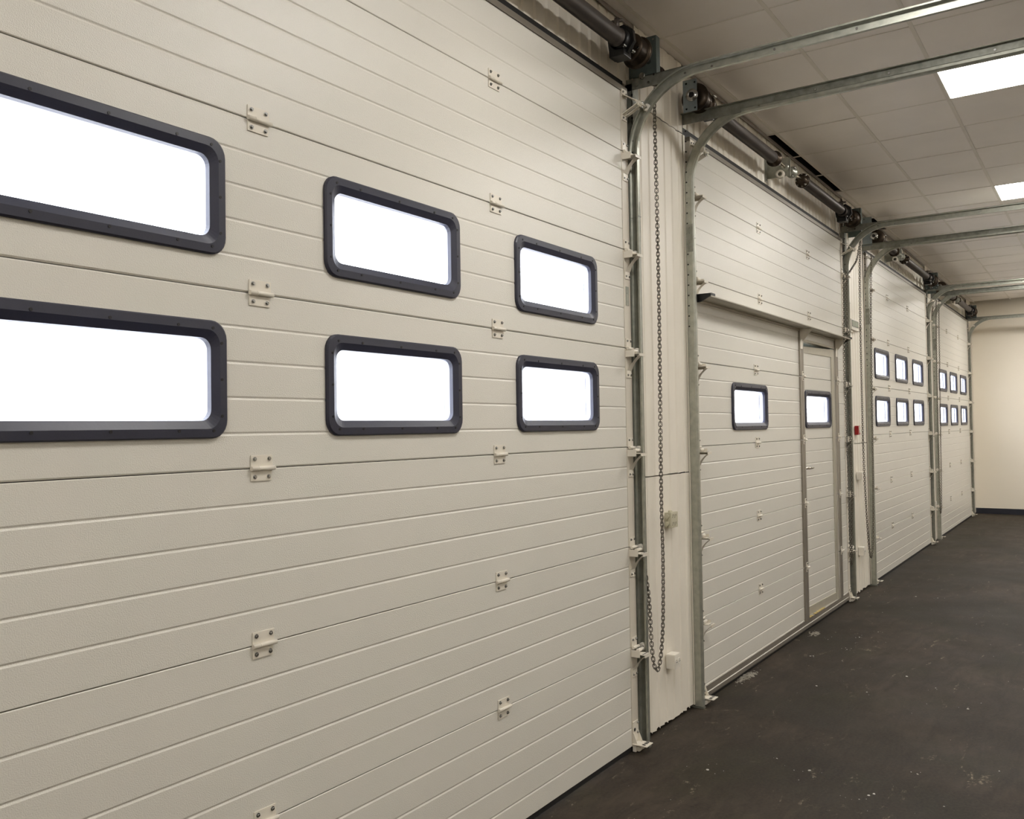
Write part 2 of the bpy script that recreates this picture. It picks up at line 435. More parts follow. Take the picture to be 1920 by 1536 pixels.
# recessed lights
def make_light(loc, label, group):
    t = empty('ceiling_light', loc, label, 'light', group)
    fr = MB(); W, H = 0.654, 0.570
    for a in ((0.006, W - 0.006, -0.016, -0.006), (0.006, W - 0.006, -H + 0.006, -H + 0.016), (0.006, 0.016, -H + 0.006, -0.006), (W - 0.016, W - 0.006, -H + 0.006, -0.006)):
        fr.box(a[0], a[1], a[2], a[3], -0.001, 0.02)
    fr.box(0.006, W - 0.006, -H + 0.006, -0.006, 0.02, 0.03)
    fr.build('light_frame', 'plastic', t)
    dm = MB(); dm.box(0.016, W - 0.016, -H + 0.016, -0.016, 0.003, 0.008); dm.build('diffuser', 'lamp', t)
    return t
first = None
LL = {(5.786, -1.185): 'bright square ceiling light panel, largest and nearest in view at the right edge',
      (9.056, -1.185): 'bright square ceiling light panel, second along the ceiling behind the nearest one',
      (12.326, -1.185): 'small sliver of a ceiling light panel far down the hall at the right edge'}
for lx, ly in sorted(lights, key=lambda q: (q != (5.786, -1.185), q)):
    lab = LL.get((lx, ly), 'square recessed ceiling light panel out of view over the rest of the hall')
    if first is None: first = make_light((lx, ly, ZC), lab, 'recessed ceiling light panels')
    else:
        c = copy_tree(first, None, (lx, ly, ZC)); c['label'] = lab

# ------------------------------------------------------------------ doors
def section_poly(z0, z1, zs, y0=0.0):
    """front face outline with shallow grooves every 0.1 m above the seam zs"""
    pts = [(y0 + 0.002, z0), (y0, z0 + 0.002)]
    for k in range(1, 5):
        zg = zs + 0.1 * k
        if z0 + 0.008 < zg < z1 - 0.008:
            pts += [(y0, zg - 0.006), (y0 + 0.0021, zg - 0.0015), (y0 + 0.0021, zg + 0.0005), (y0, zg + 0.005)]
    pts += [(y0, z1 - 0.002), (y0 + 0.002, z1)]
    return pts + [(y0 + 0.040, z1), (y0 + 0.040, z0)]
def clipped(z0, z1, zs):
    """part of the section between z0 and z1, without the edge chamfers"""
    full = [(0.0, z0)]
    for k in range(1, 5):
        zg = zs + 0.1 * k
        for dy, zz in ((0, zg - 0.006), (0.0021, zg - 0.0015), (0.0021, zg + 0.0005), (0, zg + 0.005)):
            if z0 < zz < z1: full.append((dy, zz))
    full.append((0.0, z1))
    return full + [(0.040, z1), (0.040, z0)]

def rrect(cx, cz, hw, hh, r, n=6):
    p = []
    for sx, sz, a0 in ((1, 1, 0), (-1, 1, 90), (-1, -1, 180), (1, -1, 270)):
        for i in range(n + 1):
            a = math.radians(a0 + 90 * i / n)
            p.append((cx + sx * (hw - r) + r * math.cos(a), cz + sz * (hh - r) + r * math.sin(a)))
    return p
def loft(b, rings, smooth=False):
    n = len(rings[0]); o = len(b.v)
    for rg in rings: b.v += rg
    for k in range(len(rings) - 1):
        for i in range(n):
            j = (i + 1) % n; b.face((o + k * n + i, o + k * n + j, o + (k + 1) * n + j, o + (k + 1) * n + i), smooth)
def window(parent, x0, x1, z0, z1, yb=0.0):
    cx, cz, hw, hh = (x0 + x1) / 2, (z0 + z1) / 2, (x1 - x0) / 2, (z1 - z0) / 2
    R = 0.050; B = 0.048
    def ring(d, y, r=None): return [(x - cx, y, z - cz) for x, z in rrect(cx, cz, hw - d, hh - d, max(0.012, (r if r is not None else R - d * 0.4)))]
    b = MB().mat('frame')
    loft(b, [ring(0, 0.001), ring(0, -0.008), ring(0.004, -0.012), ring(0.026, -0.013), ring(0.034, -0.009), ring(B, -0.002), ring(B + .002, 0.012)])
    b.mat('frame_in')
    loft(b, [ring(B + .002, 0.012), ring(B + .004, 0.034)])
    b.mat('frame')
    loft(b, [ring(B + .004, 0.034), ring(B, 0.041), ring(0.02, 0.052), ring(0.0, 0.050), ring(0, 0.040)])
    b.mat('plug')
    sp = []
    for fx in (-0.86, -0.55, 0.0, 0.55, 0.86): sp += [(fx * hw, hh - 0.021), (fx * hw, -hh + 0.021)]
    for fz in (-0.62, 0.0, 0.62): sp += [(hw - 0.021, fz * hh), (-hw + 0.021, fz * hh)]
    for px, pz in sp: b.cyl((px, -0.0145, pz), (px, -0.012, pz), 0.0042, 8)
    o = b.build('window_frame', None, parent); o.location = (cx, yb, cz)
    g = MB()
    for y in (0.022,):
        p = rrect(0, 0, hw - B - .003, hh - B - .003, 0.028)
        n = len(p); oo = len(g.v)
        g.v += [(x, y, z) for x, z in p]; g.face(range(oo, oo + n))
        g.v += [(x, y + .002, z) for x, z in p]; g.face(list(range(oo + n, oo + 2 * n))[::-1])
    g.build('window_pane', 'pane', o)
    return o

def screw_mesh(b, x, z, y=-0.003, r=0.0052):
    b.cyl((x, y, z), (x, y - 0.0022, z), r * 1.25, 10)
    b.cyl((x, y - 0.002, z), (x, y - 0.0062, z), r * 0.85, 6, r2=r * 0.7)

def make_hinge(parent, loc, detailed=True, w=0.078):
    b = MB().mat('white')
    b.bbox(-w / 2, w / 2, -0.0032, 0.0, 0.004, 0.038, 0.0012)
    b.bbox(-w / 2, w / 2 - 0.004, -0.0032, 0.0, -0.036, -0.006, 0.0012)
    b.cyl((-w / 2 - .002, -0.0075, 0.0), (w / 2 + 0.004, -0.0075, 0.0), 0.0068, 12)
    b.cyl((-w / 2 + .022, -0.0078, 0.0), (-w / 2 + .024, -0.0078, 0.0), 0.0074, 12)
    pts = [(-w / 2 + 0.013, 0.027), (w / 2 - 0.013, 0.027), (-w / 2 + 0.013, -0.024), (w / 2 - 0.015, -0.024)]
    if not detailed:
        b.mat('screw')
        for x, z in pts: screw_mesh(b, x, z)
    o = b.build('hinge', None, parent); o.location = loc
    if detailed:
        s0 = MB(); screw_mesh(s0, 0, 0); s = s0.build('screw', 'screw', o); s.location = (pts[0][0], 0, pts[0][1])
        for x, z in pts[1:]:
            c = s.copy(); COL.objects.link(c); c.location = (x, 0, z)
    return o

def make_bracket(parent, loc, sgn):
    """roller bracket on the side cap; sgn +1 on the right edge, -1 on the left edge; origin on door edge at the seam"""
    b = MB().mat('white'); S = sgn
    def bx(xa, xb, *a): b.bbox(*sorted((S * xa, S * xb)), *a, 0.001)
    bx(-0.064, -0.006, -0.0065, -0.003, 0.002, 0.048)
    bx(-0.062, -0.010, -0.0065, -0.003, -0.150, -0.108)
    b.cyl((S * -0.060, -0.012, -0.002), (S * 0.002, -0.012, -0.002), 0.0075, 12)
    b.cyl((S * -0.046, -0.030, -0.016), (S * 0.010, -0.030, -0.016), 0.0085, 12)
    bx(-0.064, -0.002, -0.078, -0.003, -0.033, -0.0295)
    bx(-0.064, -0.002, -0.078, -0.0745, -0.044, -0.0295)
    bx(-0.066, -0.062, -0.050, -0.003, -0.046, -0.012)
    # curved strut
    path = []
    for i in range(9):
        t = i / 8; y = -0.0765 + 0.071 * t; z = -0.036 - 0.080 * (t ** 1.25) ; path.append((y + 0.006 * math.sin(t * PI), z))
    wd = [0.028, 0.022, 0.018, 0.016, 0.016, 0.018, 0.021, 0.025, 0.026]
    o = len(b.v)
    for (y, z), hw in zip(path, wd):
        b.v += [(S * (-0.034 - hw), y, z), (S * (-0.034 + hw), y, z), (S * (-0.034 + hw), y + .002, z - .0028), (S * (-0.034 - hw), y + .002, z - .0028)]
    for k in range(8):
        for i in range(4):
            j = (i + 1) % 4; b.face((o + k * 4 + i, o + k * 4 + j, o + k * 4 + 4 + j, o + k * 4 + 4 + i))
    b.mat('screw')
    for x, z in ((-0.052, 0.036), (-0.016, 0.036), (-0.050, -0.136), (-0.018, -0.136), (-0.050, -0.016)): screw_mesh(b, S * x, z, -0.0065, 0.0046)
    b.mat('black')
    for x in (-0.050, -0.032, -0.014): b.box(S * x - .005, S * x + .005, -0.066, -0.058, -0.0297, -0.029)
    o = b.build('roller_bracket', None, parent); o.location = loc
    r = MB().mat('screw'); r.cyl((S * -0.045, -0.020, -0.014), (S * 0.050, -0.020, -0.014), 0.0052, 10)
    r.mat('plastic'); r.lathe_x([(S * 0.036, 0.010), (S * 0.038, 0.0195), (S * 0.050, 0.0195), (S * 0.052, 0.010)], -0.014, -0.014, 18)
    r.build('roller', None, o)
    return o
def make_bottom_bracket(parent, loc, sgn):
    b = MB().mat('white'); S = sgn
    def bx(xa, xb, *a): b.bbox(*sorted((S * xa, S * xb)), *a, 0.001)
    bx(-0.066, -0.008, -0.007, -0.003, 0.03, 0.150)
    bx(-0.072, 0.000, -0.082, -0.003, 0.040, 0.0445)
    b.prism_x([(-0.007, 0.044), (-0.030, 0.044), (-0.007, 0.100)], S * -0.066, S * -0.062)
    b.prism_x([(-0.007, 0.044), (-0.030, 0.044), (-0.007, 0.100)], S * -0.012, S * -0.008)
    b.cyl((S * -0.058, -0.030, 0.020), (S * 0.0, -0.030, 0.020), 0.012, 12)
    b.bbox(*sorted((S * -0.068, S * -0.006)), -0.020, -0.003, 0.006, 0.040, 0.001)
    b.mat('black')
    for x in (-0.054, -0.030, -0.012): b.box(S * x - .006, S * x + .006, -0.066, -0.050, 0.0444, 0.0455)
    b.cyl((S * -0.050, -0.0072, 0.110), (S * -0.050, -0.0085, 0.110), 0.009, 10)
    b.mat('screw')
    for x, z in ((-0.018, 0.138), (-0.020, 0.090), (-0.056, 0.070)): screw_mesh(b, S * x, z, -0.007, 0.0046)
    o = b.build('bottom_bracket', None, parent); o.location = loc; return o
def make_top_bracket(parent, loc, sgn):
    """hinged arm at the top edge carrying the roller into the curve of the track; origin door edge, top of leaf"""
    b = MB().mat('white'); S = sgn
    def bx(xa, xb, *a): b.bbox(*sorted((S * xa, S * xb)), *a, 0.001)
    bx(-0.064, -0.004, -0.0065, -0.003, -0.030, 0.012)
    # sloping flat arm from the top leaf out and down
    def bar(ya, za, yb, zb, t, xa, xb):
        d = Vector((yb - ya, zb - za)).normalized(); n = Vector((-d.y, d.x)) * t / 2
        b.prism_x([(ya + n.x, za + n.y), (yb + n.x, zb + n.y), (yb - n.x, zb - n.y), (ya - n.x, za - n.y)], *sorted((S * xa, S * xb)))
    bar(-0.006, -0.018, -0.082, -0.066, 0.004, -0.060, -0.008)
    bar(-0.006, -0.122, -0.090, -0.084, 0.004, -0.064, -0.040)
    bar(-0.006, -0.126, -0.090, -0.088, 0.004, -0.032, -0.010)
    bx(-0.064, -0.006, -0.0065, -0.003, -0.150, -0.112)
    bar(-0.078, -0.060, -0.094, -0.094, 0.006, -0.058, -0.006)
    b.cyl((S * -0.052, -0.094, -0.078), (S * 0.018, -0.094, -0.078), 0.0085, 12)
    b.mat('screw')
    for x, z in ((-0.050, -0.004), (-0.016, -0.010), (-0.050, -0.136), (-0.018, -0.136)): screw_mesh(b, S * x, z, -0.0065, 0.0046)
    b.cyl((S * -0.02, -0.086, -0.070), (S * -0.02, -0.104, -0.074), 0.007, 6); b.cyl((S * -0.02, -0.086, -0.092), (S * -0.02, -0.102, -0.096), 0.006, 6)
    o = b.build('top_bracket', None, parent); o.location = loc
    r = MB().mat('screw'); r.cyl((S * -0.045, -0.094, -0.078), (S * 0.050, -0.094, -0.078), 0.0050, 10)
    r.mat('plastic'); r.lathe_x([(S * 0.036, 0.010), (S * 0.038, 0.0195), (S * 0.050, 0.0195), (S * 0.052, 0.010)], -0.094, -0.078, 18)
    r.build('roller', None, o)
    return o

DL = ['white sectional loading door filling the left of the picture, six big dark-framed windows',
      'white sectional door with a built-in walk-through door, second from the camera',
      'white sectional door with six windows, third from the camera, beyond the walk-through door',
      'white sectional door with six windows, furthest away, beside the cream end wall']
proto_h = {}; proto_b = {}
for di, d in enumerate(DOORS):
    L, R, dz, top = d['L'], d['R'], d['dz'], d['top']
    root = empty('door_%d' % (di + 1), ((L + R) / 2, 0, 0), DL[di], 'loading door', kind='structure')
    root.location = (0, 0, 0)
    WX0, WX1, WZ = 7.140, 8.112, 2.282            # walk-through opening in the second door
    for k in range(7):
        zs = 0.5 * k + dz; z0 = zs + 0.0012; z1 = min(zs + 0.5 - 0.0012, top)
        if k == 0: z0 = 0.050 if di == 1 else 0.030
        xa, xb = L + 0.004, R - 0.004
        b = MB()
        if di in WIN and k in (3, 4):
            wz0, wz1 = (zs + 0.088 + 0.03, zs + 0.408 - 0.03)
            pf = section_poly(z0, z1, zs)
            lowp = [(0.004, z0), (0, z0 + .004)] + clipped(z0 + .0041, wz0, zs)[1:-1] + [(0.040, z0)]
            upp = clipped(wz1, z1 - .0041, zs)[:-2] + [(0, z1 - .004), (0.004, z1), (0.040, z1), (0.040, wz1)]
            b.prism_x(lowp, xa, xb); b.prism_x(upp, xa, xb)
            xs = [xa] + [v for wx in WIN[di] for v in (wx[0] + 0.03, wx[1] - 0.03)] + [xb]
            for i in range(0, len(xs), 2): b.prism_x(clipped(wz0, wz1, zs), xs[i], xs[i + 1])
        elif di == 1 and k < 4:
            if k == 3:
                wz0, wz1 = (zs + 0.09 + 0.03, zs + 0.40 - 0.03)
                lowp = [(0.004, z0), (0, z0 + .004)] + clipped(z0 + .0041, wz0, zs)[1:-1] + [(0.040, z0)]
                upp = clipped(wz1, z1 - .0041, zs)[:-2] + [(0, z1 - .004), (0.004, z1), (0.040, z1), (0.040, wz1)]
                b.prism_x(lowp, xa, WX0 - 0.05); b.prism_x(upp, xa, WX0 - 0.05)
                b.prism_x(clipped(wz0, wz1, zs), xa, 5.562); b.prism_x(clipped(wz0, wz1, zs), 6.210, WX0 - 0.05)
            else: b.prism_x(section_poly(z0, z1, zs), xa, WX0 - 0.05)
            b.prism_x(section_poly(z0, z1, zs), WX1 + 0.05, xb)
        elif di == 1 and k == 4:
            lowp = [(0.004, z0), (0, z0 + .004)] + clipped(z0 + .0041, WZ, zs)[1:-1] + [(0.040, z0)]
            upp = clipped(WZ, z1 - .0041, zs)[:-2] + [(0, z1 - .004), (0.004, z1), (0.040, z1), (0.040, WZ)]
            b.prism_x(lowp, xa, WX0 - 0.05); b.prism_x(lowp, WX1 + 0.05, xb); b.prism_x(upp, xa, xb)
        else:
            b.prism_x(section_poly(z0, z1, zs), xa, xb)
        b.build('door_section', 'door', root)
        if k < 6 and not (di == 1 and k < 5):
            b = MB(); b.box(xa, xb, 0.012, 0.036, z1 - 0.004, z1 + 0.006); b.build('seam_light_stop', 'core', root)  # dark backing strip added behind the seam to stop daylight leaking through
        elif di == 1 and k < 5:
            b = MB(); b.box(xa, WX0 - 0.05, 0.012, 0.036, z1 - 0.004, z1 + 0.006); b.box(WX1 + .05, xb, 0.012, 0.036, z1 - 0.004, z1 + 0.006)
            if k == 4: b.box(xa, xb, 0.012, 0.036, z1 - 0.004, z1 + 0.006)
            b.build('seam_light_stop', 'core', root)
        # side caps of this section
        for s, xe in ((-1, L), (1, R)):
            c = MB(); c.bbox(*sorted((xe - s * 0.070, xe)), -0.0028, 0.0, z0 + .001, z1 - .001, 0.0008)
            c.box(*sorted((xe - s * 0.003, xe + s * 0.001)), -0.0028, 0.042, z0 + .001, z1 - .001)
            c.build('side_cap', 'cap', root)
    for k in (3, 4):
        for wx in WIN.get(di, []):
            zs = 0.5 * k + dz; window(root, wx[0], wx[1], zs + 0.088, zs + 0.408)
    # top profile and bottom seal
    b = MB(); b.box(L + .002, R - .002, -0.004, 0.040, top + 0.001, top + 0.026); b.box(L, R, -0.006, -0.004, top - 0.002, top + 0.026)
    b.build('top_profile', 'alu', root)
    b = MB()
    b.box(L + .005, R - .005, 0.004, 0.036, 0.006, 0.030) if di != 1 else b.box(L + .005, R - .005, 0.004, 0.036, 0.001, 0.022)
    b.build('bottom_seal', 'rubber', root)
    # centre hinges
    if di == 0: cols = {k: (1.716, 2.912) for k in range(1, 7)}
    elif di == 1: cols = {k: (6.020,) for k in range(1, 5)}; cols.update({5: (6.135, 7.352), 6: (6.135, 7.352)})
    elif di == 2: cols = {k: (10.44, 11.615) for k in range(1, 7)}
    else: cols = {k: (14.70, 15.88) for k in range(1, 7)}
    det = di < 2
    for k, xs in cols.items():
        for x in xs:
            key = det; loc = (x, -0.0002, 0.5 * k + dz)
            if key not in proto_h: proto_h[key] = make_hinge(root, loc, det)
            else: inst(proto_h[key], root, loc)
    for s, xe in ((-1, L), (1, R)):
        if di == 0 and s == -1: continue
        for k in range(1, 7):
            loc = (xe, -0.0, 0.5 * k + dz)
            if s not in proto_b: proto_b[s] = make_bracket(root, loc, s)
            else: inst(proto_b[s], root, loc)
        make_bottom_bracket(root, (xe, 0, 0), s)
        make_top_bracket(root, (xe, 0, top), s)
    d['root'] = root

root = DOORS[0]['root']
b = MB(); b.bbox(4.046, 4.078, -0.0055, -0.0029, 2.236, 2.332, 0.0006); b.cyl((4.06, -.0056, 2.30), (4.06, -.007, 2.30), .006, 10)
b.build('rating_plate', 'galv', root, label='small grey metal plate')

# ---- second door: aluminium bottom rail, stiffener, walk-through door
root = DOORS[1]['root']
b = MB(); b.prism_x([(-0.006, 0.022), (-0.010, 0.030), (-0.010, 0.052), (-0.005, 0.056), (-0.005, 0.090), (0.002, 0.094), (0.040, 0.094), (0.040, 0.022)], 4.920, 8.476)
b.build('bottom_rail', 'alu', root, label='ribbed bare aluminium bottom rail')
window(root, 5.532, 6.240, 1.590, 1.900)
b = MB(); b.bbox(4.930, 8.290, -0.112, -0.003, 2.371, 2.3745, 0.0008); b.box(4.925, 8.290, -0.112, -0.109, 2.371, 2.379)
b.box(4.925, 8.290, -0.006, -0.0, 2.356, 2.374); b.box(4.925, 8.290, -0.014, -0.006, 2.356, 2.360)
b.build('stiffening_profile', 'alu_frame', root)
for xa, xb in ((4.918, 4.930), (8.290, 8.310)):
    b = MB(); b.prism_x([(-0.003, 2.392), (-0.114, 2.392), (-0.114, 2.378), (-0.05, 2.345), (-0.003, 2.345)], xa, xb)
    if xa < 6: b.bbox(xb, xb + 0.06, -0.1145, -0.111, 2.380, 2.394, 0.001)
    b.build('end_cap', 'black', root)
# posts beside the opening, one length per section
for xa, xb in ((7.040, 7.140), (8.122, 8.212)):
    for k in range(5):
        z0 = 0.5 * k + 0.004 if k else 0.086; z1 = 0.5 * k + 0.496 if k < 4 else 2.366
        b = MB(); b.bbox(xa, xb, -0.012, 0.044, z0, z1, 0.003); b.box(xa + 0.052, xa + 0.056, -0.0135, -0.0118, z0, z1)
        b.build('door_post', 'alu', root)
b = MB(); b.bbox(7.140, 8.122, -0.004, 0.044, WZ, WZ + 0.018, 0.002); b.build('door_head', 'alu_frame', root)
for xa in (7.048, 8.126):
    b = MB()
    b.prism_x([(-0.012, 2.370), (-0.092, 2.370), (-0.020, 2.285), (-0.012, 2.230)], xa + 0.002, xa + 0.005)
    b.prism_x([(-0.012, 2.370), (-0.092, 2.370), (-0.088, 2.355), (-0.020, 2.275), (-0.016, 2.235)], xa + 0.050, xa + 0.053)
    b.bbox(xa, xa + 0.056, -0.016, -0.012, 2.215, 2.370, 0.001); b.box(xa, xa + 0.056, -0.092, -0.012, 2.3665, 2.3695)
    b.mat('white'); b.build('gusset_bracket', 'white', root)
# hinges across the posts
def post_hinge(x, z, par=root, y=-0.012):
    b = MB().mat('white')
    b.bbox(-0.020, 0.020, -0.004, 0, 0.004, 0.040, 0.001); b.bbox(-0.020, 0.020, -0.004, 0, -0.034, -0.004, 0.001)
    b.cyl((-0.018, -0.010, 0), (0.036, -0.010, 0), 0.009, 10)
    b.mat('screw'); b.cyl((-0.0, -0.004, 0.03), (-0.0, -0.008, 0.03), 0.006, 8); b.cyl((0.0, -0.004, -0.024), (0.0, -0.008, -0.024), 0.006, 8)
    o = b.build('post_hinge', None, par); o.location = (x, y, z); return o
ph = None
for k in range(1, 5):
    for x in (7.096, 8.170):
        if ph is None: ph = post_hinge(x, 0.5 * k)
        else: inst(ph, root, (x, -0.012, 0.5 * k))
# the leaf hangs on its right edge and stands slightly open to the outside
leaf = bpy.data.objects.new('wicket_leaf', None); COL.objects.link(leaf); leaf.parent = root; leaf.location = (8.108, 0.002, 0)
leaf['label'] = 'narrow walk-through leaf with window and lever handle'
leaf.rotation_euler = (0, 0, math.radians(-2.2))
def lx(x): return x - 8.108
for k in range(5):
    zs = 0.5 * k; z0 = zs + .0012 if k else 0.150; z1 = zs + .5 - .0012 if k < 4 else 2.205
    b = MB(); xa, xb = lx(7.16), lx(8.025)
    if k == 3:
        wz0, wz1 = zs + .12, zs + .37
        lowp = [(0.004, z0), (0, z0 + .004)] + clipped(z0 + .0041, wz0, zs)[1:-1] + [(0.040, z0)]
        upp = clipped(wz1, z1 - .0041, zs)[:-2] + [(0, z1 - .004), (0.004, z1), (0.040, z1), (0.040, wz1)]
        b.prism_x(lowp, xa, xb); b.prism_x(upp, xa, xb); b.prism_x(clipped(wz0, wz1, zs), xa, lx(7.315)); b.prism_x(clipped(wz0, wz1, zs), lx(7.955), xb)
    else: b.prism_x(section_poly(z0, z1, zs), xa, xb)
    b.build('leaf_panel', 'door', leaf)
    if k < 4: b = MB(); b.box(xa, xb, 0.012, 0.036, z1 - 0.004, z1 + 0.006); b.build('seam_light_stop', 'core', leaf)  # added strip keeps daylight out of the leaf seams
window(leaf, lx(7.285), lx(7.985), 1.590, 1.900)
b = MB(); b.bbox(lx(8.020), lx(8.100), -0.006, 0.042, 0.080, 2.205, 0.002); b.box(lx(8.072), lx(8.076), -0.0072, -0.005, 0.085, 2.2)
b.bbox(lx(7.125), lx(7.165), -0.004, 0.042, 0.080, 2.205, 0.002)
b.prism_y([(lx(7.125), 2.200), (lx(8.100), 2.205), (lx(8.100), 2.274), (lx(7.125), 2.246)], -0.006, 0.042)
b.bbox(lx(7.125), lx(8.100), -0.005, 0.042, 0.078, 0.156, 0.002)
b.build('leaf_frame', 'alu_frame', leaf)
b = MB(); b.box(lx(7.13), lx(8.10), 0.030, 0.050, 2.24, 2.30); b.build('head_seal', 'galv_plate', leaf)
b = MB().mat('steelrod')
b.bbox(lx(7.172), lx(7.200), -0.010, -0.003, 1.235, 1.300, 0.003)
b.cyl((lx(7.186), -0.006, 1.272), (lx(7.186), -0.052, 1.272), 0.009, 12)
b.cyl((lx(7.186), -0.050, 1.272), (lx(7.235), -0.058, 1.272), 0.0095, 12); b.cyl((lx(7.235), -0.058, 1.272), (lx(7.315), -0.052, 1.270), 0.0095, 12, r2=0.0075)
b.mat('black'); b.bbox(lx(7.170), lx(7.196), -0.012, -0.002, 1.155, 1.205, 0.004); b.cyl((lx(7.184), -0.010, 1.18), (lx(7.184), -0.018, 1.18), 0.008, 10)
b.build('lever_handle', None, leaf)
b = MB()
for i in range(22):  # yellow bits stand in for daylight leaking in under the leaf
    x = 7.16 + 0.45 * random.random() ** 1.5; s_ = random.uniform(0.004, 0.014)
    b.bbox(x, x + s_ * 2.2, -0.006 - random.random() * .006, 0.010, 0.0935, 0.0945 + s_ * 0.4, 0.002)
b.build('daylight_leak', 'leak_light', root, label='yellow bits standing in for daylight at the threshold', kind='stuff')
b = MB(); b.box(4.952, 4.966, -0.0042, -0.0028, 1.150, 1.250); b.build('yellow_tape', 'yellow', root, label='yellow tape strip')

# ------------------------------------------------------------------ tracks
def cprof(x0, x1, t=0.0026, h=0.027, lip=0.008):
    """C channel section; x0 = open side, x1 = web"""
    s = 1 if x1 > x0 else -1
    c = 0.009
    o = [(-h + lip, x0), (-h, x0), (-h, x1 - s * c), (-h + c, x1), (h - c, x1), (h, x1 - s * c), (h, x0), (h - lip, x0)]
    i = [(h - lip, x0 + s * t), (h - t, x0 + s * t), (h - t, x1 - s * c), (h - c, x1 - s * t), (-h + c, x1 - s * t), (-h + t, x1 - s * c), (-h + t, x0 + s * t), (-h + lip, x0 + s * t)]
    return o + i
def track(xe, s, zb, label, plate_top=3.69, curve_r=0.37, perf=False, hz_dx=0.0):
    root = empty('door_track', (0, 0, 0), label, 'door track', 'galvanised door tracks')
    yc = -0.014; zc = zb + 0.027
    xo, xw = xe + s * 0.030, xe + s * 0.058
    pf = cprof(xo, xw)
    zs = zc - curve_r
    b = MB(); b.sweep_yz([(yc, 0.012), (yc, zs - 0.32)], pf); 
    for z in (0.35, 1.02, 1.75, 2.38): b.cyl((xw + s * .001, yc, z), (xw - s * 0.0045, yc, z), 0.006, 8)
    b.build('vertical_track', 'galv', root)
    b = MB(); path = [(yc, zs - 0.318), (yc, zs)]
    for i in range(1, 17):
        a = PI / 2 * i / 16; path.append((yc - curve_r + curve_r * math.cos(a), zs + curve_r * math.sin(a)))
    path.append((yc - curve_r - 0.04, zc)); b.sweep_yz(path, pf, False); b.build('curved_track', 'galv', root)
    b = MB(); b.sweep_yz([(yc - curve_r - 0.0405, zc), (-3.70, zc)], pf)
    b.build('horizontal_track', 'galv', root)
    # joint plates where the curve meets the straight lengths
    b = MB(); b.box(*sorted((xw, xw + s * 0.004)), yc - 0.024, yc + 0.012, zs - 0.40, zs - 0.24)
    for z in (zs - .38, zs - .345, zs - .29, zs - .26): b.cyl((xw + s * .004, yc, z), (xw + s * .009, yc, z), 0.006, 8)
    b.box(*sorted((xo - s * .001, xw)), yc - 0.0285, yc - 0.027, zs - 0.322, zs - 0.316)
    b.build('splice_plate', 'galv_dark', root)
    # angle bracket from floor to lintel
    b = MB(); xa = xe + s * 0.0595
    b.box(*sorted((xa, xa + s * 0.003)), -0.004 if s > 0 else 0.012, 0.035, 0.003, 3.400)
    if s > 0: b.box(xa, xa + 0.074, -0.004, -0.001, 0.003, 3.400)
    
    b.mat('galv_dark'); b.mat('black')
    for i in range(20):
        z = 2.2 + i * 0.06
        if perf or i > 12: b.cyl((xw + s * .0008, -0.004, z), (xw - s * .003, -0.004, z), 0.0050, 8)
    b.mat('screw')
    for z in (0.22, 0.55, 1.10, 1.42, 2.10) if s > 0 else (): b.cyl((xa + s * 0.007, -0.004, z), (xa + s * 0.007, -0.008, z), 0.004, 8)
    b.build('wall_angle', None, root)
    # header arm along the curve and on over the straight track
    b = MB(); z0, z1 = zb + 0.014, zb + 0.062
    b.box(*sorted((xa, xa + s * 0.003)), -0.34, 0.030, zb + 0.002, z1)
    b.box(*sorted((xa, xa + s * 0.003)), -3.70, -0.34, z0 + 0.010, z1)
    b.box(*sorted((xa, xa + s * 0.026)), -3.70, 0.030, z1 - .003, z1)
    b.mat('galv_dark'); b.mat('screw')
    for y in (-0.035, -0.10, -0.30, -0.44): b.cyl((xa, y, zb + .022), (xa - s * 0.006, y, zb + .022), 0.006, 8)
    for y in (-0.75, -1.12, -1.60, -2.2, -2.9): b.cyl((xa + s * .003, y, zb + .038), (xa + s * 0.008, y, zb + .038), 0.006, 8); b.cyl((xw, y, zb + .027), (xw - s * 0.006, y, zb + .027), 0.006, 8)
    b.build('header_arm', None, root)
    # ceiling hanger at the rear
    b = MB(); b.box(*sorted((xa, xa + s * 0.003)), -3.62, -3.58, zb, ZC + .002); b.box(*sorted((xa, xa + s * 0.04)), -3.62, -3.58, ZC - 0.004, ZC - .001)
    b.build('hanger', 'galv_dark', root)
    b = MB(); b.box(*sorted((xo, xa)), -0.046, 0.012, 0.001, 0.010); b.build('foot_plate', 'galv_dark', root)
    return root
TR = [(4.100, 1, 3.362, 'nearest curved galvanised track, on the right side of the door with the big windows'),
      (4.916, -1, 3.376, 'curved galvanised track on the left side of the door with the walk-through leaf'),
      (8.525, 1, 3.398, 'curved galvanised track on the right side of the door with the walk-through leaf'),
      (9.452, -1, 3.355, 'curved galvanised track on the left side of the third door, behind a hanging chain'),
      (12.960, 1, 3.378, 'curved galvanised track on the right side of the third door'),
      (13.530, -1, 3.356, 'curved galvanised track on the left side of the furthest door'),
      (17.080, 1, 3.356, 'curved galvanised track beside the cream end wall, right of the furthest door')]
for t in TR: track(*t, perf=(t[1] == -1))

